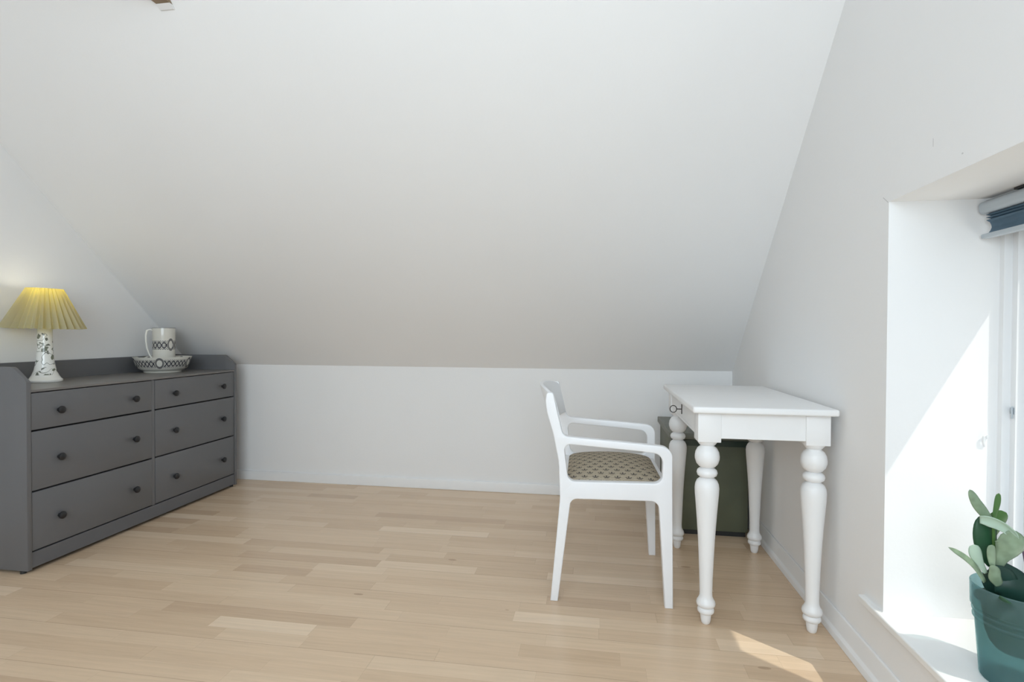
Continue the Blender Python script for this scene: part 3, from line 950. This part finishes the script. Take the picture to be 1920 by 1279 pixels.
for y in (AY0, AY1):
    side_piece(y, [((0, 0, ZL), (0, 0, 1)), ((0.05, 0, 0), (1, 0, 0))]).build('leg', M_CHAIR, chair, fix=True)
    side_piece(y, [((0, 0, ZL), (0, 0, 1)), ((0.05, 0, 0), (-1, 0, 0))]).build('leg', M_CHAIR, chair, fix=True)
    side_piece(y, [((0, 0, ZL), (0, 0, -1)), ((0, 0, ZR), (0, 0, 1))]).build('side_rail', M_CHAIR, chair, fix=True)
    nb = Vector((1, 0, 0.16)).normalized()
    side_piece(y, [((0, 0, ZR), (0, 0, -1)), ((XP, 0, 0.6), tuple(nb))]).build('back_post', M_CHAIR, chair, fix=True)
    side_piece(y, [((0, 0, ZR), (0, 0, -1)), ((XP, 0, 0.6), tuple(-nb))]).build('armrest', M_CHAIR, chair, fix=True)
# cross rails
MB().box(0.246, 0.264, AY0 + HT - 0.001, AY1 - HT + 0.001, 0.395, 0.440, bev=0.002).build('front_rail', M_CHAIR, chair)
MB().box(-0.128, -0.106, AY0 + HT - 0.001, AY1 - HT + 0.001, 0.395, 0.445, bev=0.002).build('back_rail', M_CHAIR, chair)
# curved back board between the posts, bowed backwards
t = bmesh.new()
NB = 24
rows = [(0.640, 0.000, 0.85), (0.648, 0.0, 0.9), (0.70, 0.0, 1.0), (0.775, 0.0, 1.0), (0.786, 0.0, 1.0)]
prev = None
secs = []
for i in range(NB + 1):
    f = i / NB
    y = (AY0 + HT - 0.004) + (AY1 - AY0 - 2 * HT + 0.008) * f
    bow = 0.052 * (1 - (2 * f - 1) ** 2) ** 0.85
    up = 0.020 * (1 - (2 * f - 1) ** 4)
    sec = []
    for (z, th, k) in ((0.642, 0.006, 0), (0.648, 0.009, 0), (0.70, 0.010, 0), (0.768, 0.009, 1), (0.776, 0.006, 1)):
        xx = -0.136 - (z - 0.642) * 0.245 - bow * (0.55 + 0.45 * (z - 0.64) / 0.13)
        zz = z + up * k - 0.003
        sec.append((xx, zz, th))
    front = [Vector((a + c, y, b)) for a, b, c in sec]
    back = [Vector((a - c, y, b)) for a, b, c in sec][::-1]
    secs.append([t.verts.new(v) for v in front + back])
for i in range(NB):
    A, B = secs[i], secs[i + 1]
    for k in range(len(A)):
        t.faces.new((A[k], A[(k + 1) % len(A)], B[(k + 1) % len(B)], B[k]))
t.faces.new(secs[0])
t.faces.new(secs[-1][::-1])
bmesh.ops.recalc_face_normals(t, faces=t.faces)
bb = MB()
bb.merge(t)
bb.build('backrest', M_CHAIR, chair, angle=50)
# padded seat: crowned cushion with rounded edge
t = bmesh.new()
sx0, sx1, sy0, sy1 = -0.110, 0.244, AY0 + HT + 0.001, AY1 - HT - 0.001
NX, NY = 40, 44
def seat_z(u, v):
    a = 1 - abs(2 * u - 1) ** 5
    b = 1 - abs(2 * v - 1) ** 5
    return 0.449 + 0.020 * (max(a, 0) ** 0.55) * (max(b, 0) ** 0.55) + 0.026 * math.sin(PI * u) * math.sin(PI * v)
grid = [[None] * (NY + 1) for _ in range(NX + 1)]
for i in range(NX + 1):
    for j in range(NY + 1):
        u, v = 0.5 - 0.5 * math.cos(PI * i / NX), 0.5 - 0.5 * math.cos(PI * j / NY)
        # rounded plan corners
        cr_ = 0.055 * max(0.0, abs(2 * v - 1) - 0.72) ** 2 / 0.0784
        x = sx0 + (sx1 - sx0) * u + (cr_ * max(0.0, 0.5 - u) * 1.0 - cr_ * max(0.0, u - 0.5) * 2.0) 
        y = sy0 + (sy1 - sy0) * v
        grid[i][j] = t.verts.new((x, y, seat_z(u, v)))
for i in range(NX):
    for j in range(NY):
        t.faces.new((grid[i][j], grid[i + 1][j], grid[i + 1][j + 1], grid[i][j + 1]))
ex = bmesh.ops.extrude_face_region(t, geom=t.faces[:])
for g_ in ex['geom']:
    if isinstance(g_, bmesh.types.BMVert):
        g_.co.z = 0.425
bmesh.ops.recalc_face_normals(t, faces=t.faces)
st = MB()
st.merge(t)
st.build('seat', M_SEAT, chair, angle=60)

# ------------------------------------------------------------------ pleated blind
bl = empty('pleated_blind', (1.03, 0.547, 1.26), 'blue pleated blind with grey head rail, hanging at the top of the window', 'blind')
hy0, hy1 = WY0 + 0.012, WY1 - 0.010
hr = roundpoly([(1.012, 1.322, 0.010), (1.010, 1.350, 0.012), (1.030, 1.361, 0.006), (1.048, 1.361, 0.003), (1.048, 1.322, 0.003)], 5)
MB().prism(hr, 'y', hy0, hy1, bev=0.001, seg=1).build('head_rail', M_ALU, bl)
t = bmesh.new()
zs = [(1.0315, 1.322), (1.020, 1.3185), (1.034, 1.315), (1.020, 1.3115), (1.034, 1.308), (1.021, 1.3045), (1.030, 1.300), (1.034, 1.292), (1.035, 1.285), (1.032, 1.277), (1.026, 1.2685)]
A = [t.verts.new((x, hy0 + 0.02, z)) for x, z in zs]
B = [t.verts.new((x, hy1 - 0.014, z)) for x, z in zs]
for i in range(len(zs) - 1):
    t.faces.new((A[i], A[i + 1], B[i + 1], B[i]))
fb = MB()
fb.merge(t)
fab = fb.build('blind_fabric', M_BLIND, bl, angle=25)
sm = fab.modifiers.new('thickness', 'SOLIDIFY')
sm.thickness = 0.0012
MB().prism(roundpoly([(1.014, 1.257, 0.003), (1.014, 1.2685, 0.002), (1.036, 1.2685, 0.002), (1.036, 1.257, 0.003)], 3), 'y', hy0 + 0.008, hy1 - 0.006).build('bottom_rail', M_ALU, bl)
for y in (1.50, 0.55, -0.40):
    MB().box(1.022, 1.058, y - 0.016, y + 0.016, 1.361, 1.3664).build('bracket', M_BLACK, bl)

# ------------------------------------------------------------------ potted plant on the sill
PX, PY, PZ = 0.932, 1.352, 0.226
pot = empty('flower_pot', (PX, PY, PZ), 'translucent green plastic plant pot with ribbed rim, on the window sill', 'pot')
M_POT = bpy.data.materials.new('translucent_green_plastic')
M_POT.use_nodes = True
nt = M_POT.node_tree
nt.nodes.clear()
o_ = N(nt, 'ShaderNodeOutputMaterial')
tr = N(nt, 'ShaderNodeBsdfTransparent')
tr.inputs[0].default_value = (0.62, 0.80, 0.80, 1)
df = N(nt, 'ShaderNodeBsdfPrincipled')
df.inputs['Base Color'].default_value = (0.20, 0.29, 0.27, 1)
df.inputs['Roughness'].default_value = 0.18
tl = N(nt, 'ShaderNodeBsdfTranslucent')
tl.inputs[0].default_value = (0.62, 0.78, 0.86, 1)
m1 = N(nt, 'ShaderNodeMixShader')
m1.inputs[0].default_value = 0.55
m2 = N(nt, 'ShaderNodeMixShader')
m2.inputs[0].default_value = 0.62
nt.links.new(df.outputs[0], m1.inputs[1])
nt.links.new(tl.outputs[0], m1.inputs[2])
nt.links.new(m1.outputs[0], m2.inputs[1])
nt.links.new(tr.outputs[0], m2.inputs[2])
nt.links.new(m2.outputs[0], o_.inputs[0])
potp = [(0.0, 0.0), (0.060, 0.0), (0.063, 0.004), (0.0725, 0.128), (0.0765, 0.131), (0.0768, 0.134), (0.0735, 0.137), (0.0740, 0.143), (0.0775, 0.146), (0.0780, 0.149), (0.0755, 0.152), (0.0765, 0.157),
        (0.0805, 0.160), (0.0815, 0.205), (0.0820, 0.209), (0.0800, 0.211), (0.0785, 0.208), (0.0775, 0.160), (0.0735, 0.150), (0.0600, 0.006), (0.0, 0.003)]
MB().lathe(potp, (PX, PY, PZ), 72).build('pot_wall', M_POT, pot, angle=40)
MB().lathe([(0.0, 0.062), (0.020, 0.063), (0.036, 0.070), (0.047, 0.084), (0.054, 0.104), (0.058, 0.14), (0.062, 0.165), (0.0745, 0.176), (0.05, 0.184), (0.0, 0.186)], (PX, PY, PZ), 48).build('soil', M_SOIL, pot)

LEAFC = {}
def leaf_mat(name, col, tcol, spots=None):
    mt = translucent_material(name, col, tcol, 0.3, 0.4, 60 if spots else 14, 0.45 if spots else 0.15)
    return mt
LM_DARK = leaf_mat('dark_green_leaf', (0.030, 0.105, 0.050), (0.03, 0.16, 0.05))
LM_DEEP = leaf_mat('deep_teal_green_leaf', (0.018, 0.060, 0.045), (0.01, 0.05, 0.03))
LM_MOT = leaf_mat('mottled_pale_leaf', (0.30, 0.40, 0.27), (0.20, 0.34, 0.10), True)
LM_PALE = leaf_mat('pale_green_leaf', (0.52, 0.66, 0.55), (0.36, 0.55, 0.32))
LM_OLIVE = leaf_mat('olive_green_leaf', (0.10, 0.22, 0.06), (0.12, 0.28, 0.04))

def leaf(parent, spine, widths, mat, wdir=(1, 0, 0), cup=0.25, thick=0.0016, name='leaf'):
    """leaf blade along a smooth 3D spine; widths are half widths; wdir spreads the blade"""
    pts = [Vector(p) for p in spine]
    wd = Vector(wdir)
    M = 14
    def cr(arr, f):
        n = len(arr) - 1
        x = min(max(f * n, 0), n - 1e-6)
        i = int(x)
        u = x - i
        p0, p1, p2, p3 = arr[max(i - 1, 0)], arr[i], arr[i + 1], arr[min(i + 2, n)]
        return 0.5 * ((2 * p1) + (p2 - p0) * u + (2 * p0 - 5 * p1 + 4 * p2 - p3) * u * u + (3 * p1 - p0 - 3 * p2 + p3) * u ** 3)
    t = bmesh.new()
    rows = []
    for i in range(M + 1):
        f = i / M
        c = cr(pts, f)
        d = (cr(pts, min(f + 0.02, 1)) - cr(pts, max(f - 0.02, 0))).normalized()
        w = (wd - d * wd.dot(d)).normalized()
        nn = d.cross(w)
        hw = max(cr(widths, f) * math.sqrt(max(0.0, 1 - max(0.0, (f - 0.72) / 0.28) ** 2)), 0.0004)
        row = []
        for k in range(-4, 5):
            s = k / 4
            row.append(t.verts.new(c + w * hw * s + nn * (cup * hw * s * s + 0.04 * hw * math.sin(9 * f + 2 * s))))
        rows.append(row)
    for i in range(M):
        for k in range(8):
            t.faces.new((rows[i][k], rows[i][k + 1], rows[i + 1][k + 1], rows[i + 1][k]))
    bm = MB()
    bm.merge(t)
    o = bm.build(name, mat, parent, angle=80)
    s = o.modifiers.new('thickness', 'SOLIDIFY')
    s.thickness = thick
    s.offset = 0
    return o
plant = empty('potted_plant', (PX, PY, PZ + 0.18), 'broad-leaved green succulent growing in the green pot by the window', 'plant')
Y0 = PY
SZ = PZ + 0.182
# deep green leaf clump over the soil
leaf(plant, [(0.905, Y0 + 0.01, SZ - 0.01), (0.893, Y0 - 0.01, SZ + 0.03), (0.882, Y0 - 0.02, SZ + 0.065), (0.870, Y0 - 0.02, SZ + 0.085)], [0.012, 0.030, 0.026, 0.004], LM_DEEP, (0.9, -0.5, 0.3))
leaf(plant, [(0.925, Y0 - 0.02, SZ - 0.01), (0.915, Y0 - 0.030, SZ + 0.03), (0.905, Y0 - 0.02, SZ + 0.06), (0.895, Y0 - 0.01, SZ + 0.09)], [0.015, 0.038, 0.030, 0.005], LM_DEEP, (1, -0.2, 0.0))
leaf(plant, [(0.935, Y0 - 0.015, SZ - 0.01), (0.944, Y0 - 0.03, SZ + 0.025), (0.948, Y0 - 0.035, SZ + 0.045), (0.952, Y0 - 0.035, SZ + 0.062)], [0.016, 0.036, 0.030, 0.004], LM_DARK, (1, -0.3, -0.5))
leaf(plant, [(0.955, Y0 + 0.0, SZ - 0.01), (0.968, Y0 - 0.02, SZ + 0.02), (0.975, Y0 - 0.03, SZ + 0.04), (0.985, Y0 - 0.03, SZ + 0.055)], [0.014, 0.030, 0.024, 0.003], LM_DEEP, (1, -0.3, -0.3))
leaf(plant, [(0.900, Y0 - 0.03, SZ), (0.884, Y0 - 0.045, SZ + 0.006), (0.872, Y0 - 0.052, SZ + 0.018), (0.862, Y0 - 0.055, SZ + 0.032)], [0.010, 0.016, 0.012, 0.003], LM_DARK, (0.3, -1, 0.2))
# big upright dark leaf
leaf(plant, [(0.884, Y0, SZ + 0.075), (0.876, Y0, SZ + 0.100), (0.870, Y0, SZ + 0.135), (0.872, Y0 + 0.002, SZ + 0.165), (0.878, Y0 + 0.004, SZ + 0.188)], [0.010, 0.020, 0.0245, 0.024, 0.018], LM_DARK, (1, 0.05, 0.1))
# narrow mottled leaf, upper left
leaf(plant, [(0.872, Y0 - 0.004, SZ + 0.180), (0.858, Y0 - 0.006, SZ + 0.198), (0.845, Y0 - 0.008, SZ + 0.215), (0.836, Y0 - 0.008, SZ + 0.232), (0.829, Y0 - 0.008, SZ + 0.246)], [0.008, 0.0105, 0.0105, 0.0085, 0.005], LM_MOT, (0.8, 0, 0.6))
# pale rolled leaf drooping to the right
leaf(plant, [(0.846, Y0 - 0.014, SZ + 0.184), (0.860, Y0 - 0.022, SZ + 0.184), (0.880, Y0 - 0.028, SZ + 0.176), (0.900, Y0 - 0.030, SZ + 0.160), (0.914, Y0 - 0.028, SZ + 0.146)], [0.009, 0.0125, 0.011, 0.008, 0.002], LM_PALE, (0.4, -0.5, 0.8), cup=0.5)
# mottled fan leaf below it
leaf(plant, [(0.884, Y0 - 0.012, SZ + 0.066), (0.888, Y0 - 0.020, SZ + 0.096), (0.897, Y0 - 0.028, SZ + 0.122), (0.900, Y0 - 0.031, SZ + 0.140), (0.892, Y0 - 0.030, SZ + 0.166)], [0.006, 0.012, 0.025, 0.029, 0.020], LM_MOT, (1, -0.1, -0.15))
# dark leaf and upright finger behind
leaf(plant, [(0.893, Y0 + 0.02, SZ + 0.140), (0.900, Y0 + 0.022, SZ + 0.160), (0.910, Y0 + 0.022, SZ + 0.176), (0.922, Y0 + 0.022, SZ + 0.190)], [0.012, 0.018, 0.018, 0.012], LM_OLIVE, (0.9, 0, -0.5))
leaf(plant, [(0.895, Y0 + 0.018, SZ + 0.165), (0.897, Y0 + 0.018, SZ + 0.185), (0.902, Y0 + 0.018, SZ + 0.210), (0.904, Y0 + 0.018, SZ + 0.234)], [0.003, 0.004, 0.0065, 0.006], LM_OLIVE, (1, 0, 0))
# small ovals at the left
leaf(plant, [(0.862, Y0 - 0.012, SZ + 0.062), (0.850, Y0 - 0.014, SZ + 0.082), (0.840, Y0 - 0.016, SZ + 0.102), (0.834, Y0 - 0.016, SZ + 0.126)], [0.004, 0.007, 0.0125, 0.012], LM_PALE, (1, -0.1, 0.3))
leaf(plant, [(0.868, Y0 - 0.026, SZ + 0.072), (0.864, Y0 - 0.027, SZ + 0.092), (0.862, Y0 - 0.028, SZ + 0.112), (0.862, Y0 - 0.028, SZ + 0.132)], [0.002, 0.006, 0.0085, 0.008], LM_MOT, (1, -0.1, 0))
# long thin arching leaf
leaf(plant, [(0.862, Y0 - 0.010, SZ + 0.042), (0.842, Y0 - 0.014, SZ + 0.072), (0.820, Y0 - 0.018, SZ + 0.094), (0.796, Y0 - 0.022, SZ + 0.110), (0.778, Y0 - 0.026, SZ + 0.120)], [0.005, 0.0055, 0.006, 0.005, 0.002], LM_MOT, (0.4, 0.2, 0.9))
leaf(plant, [(0.885, Y0 - 0.02, SZ + 0.040), (0.872, Y0 - 0.026, SZ + 0.058), (0.868, Y0 - 0.030, SZ + 0.074), (0.858, Y0 - 0.032, SZ + 0.088)], [0.008, 0.012, 0.011, 0.006], LM_MOT, (0.9, -0.1, 0.5))
M_STEM = simple('purple_stem', (0.10, 0.06, 0.10), 0.5, noise=0.2)
MB().tube([(0.952, Y0 - 0.01, SZ - 0.004), (0.948, Y0 - 0.008, SZ + 0.04), (0.942, Y0 - 0.006, SZ + 0.09), (0.937, Y0 - 0.004, SZ + 0.125)], 0.0018, 8).build('stem', M_STEM, plant)
MB().tube([(0.905, Y0, SZ - 0.01), (0.892, Y0 - 0.004, SZ + 0.05), (0.882, Y0 - 0.004, SZ + 0.12), (0.878, Y0 - 0.006, SZ + 0.185)], [0.005, 0.0045, 0.0035, 0.003], 10).build('stem', LM_OLIVE, plant)
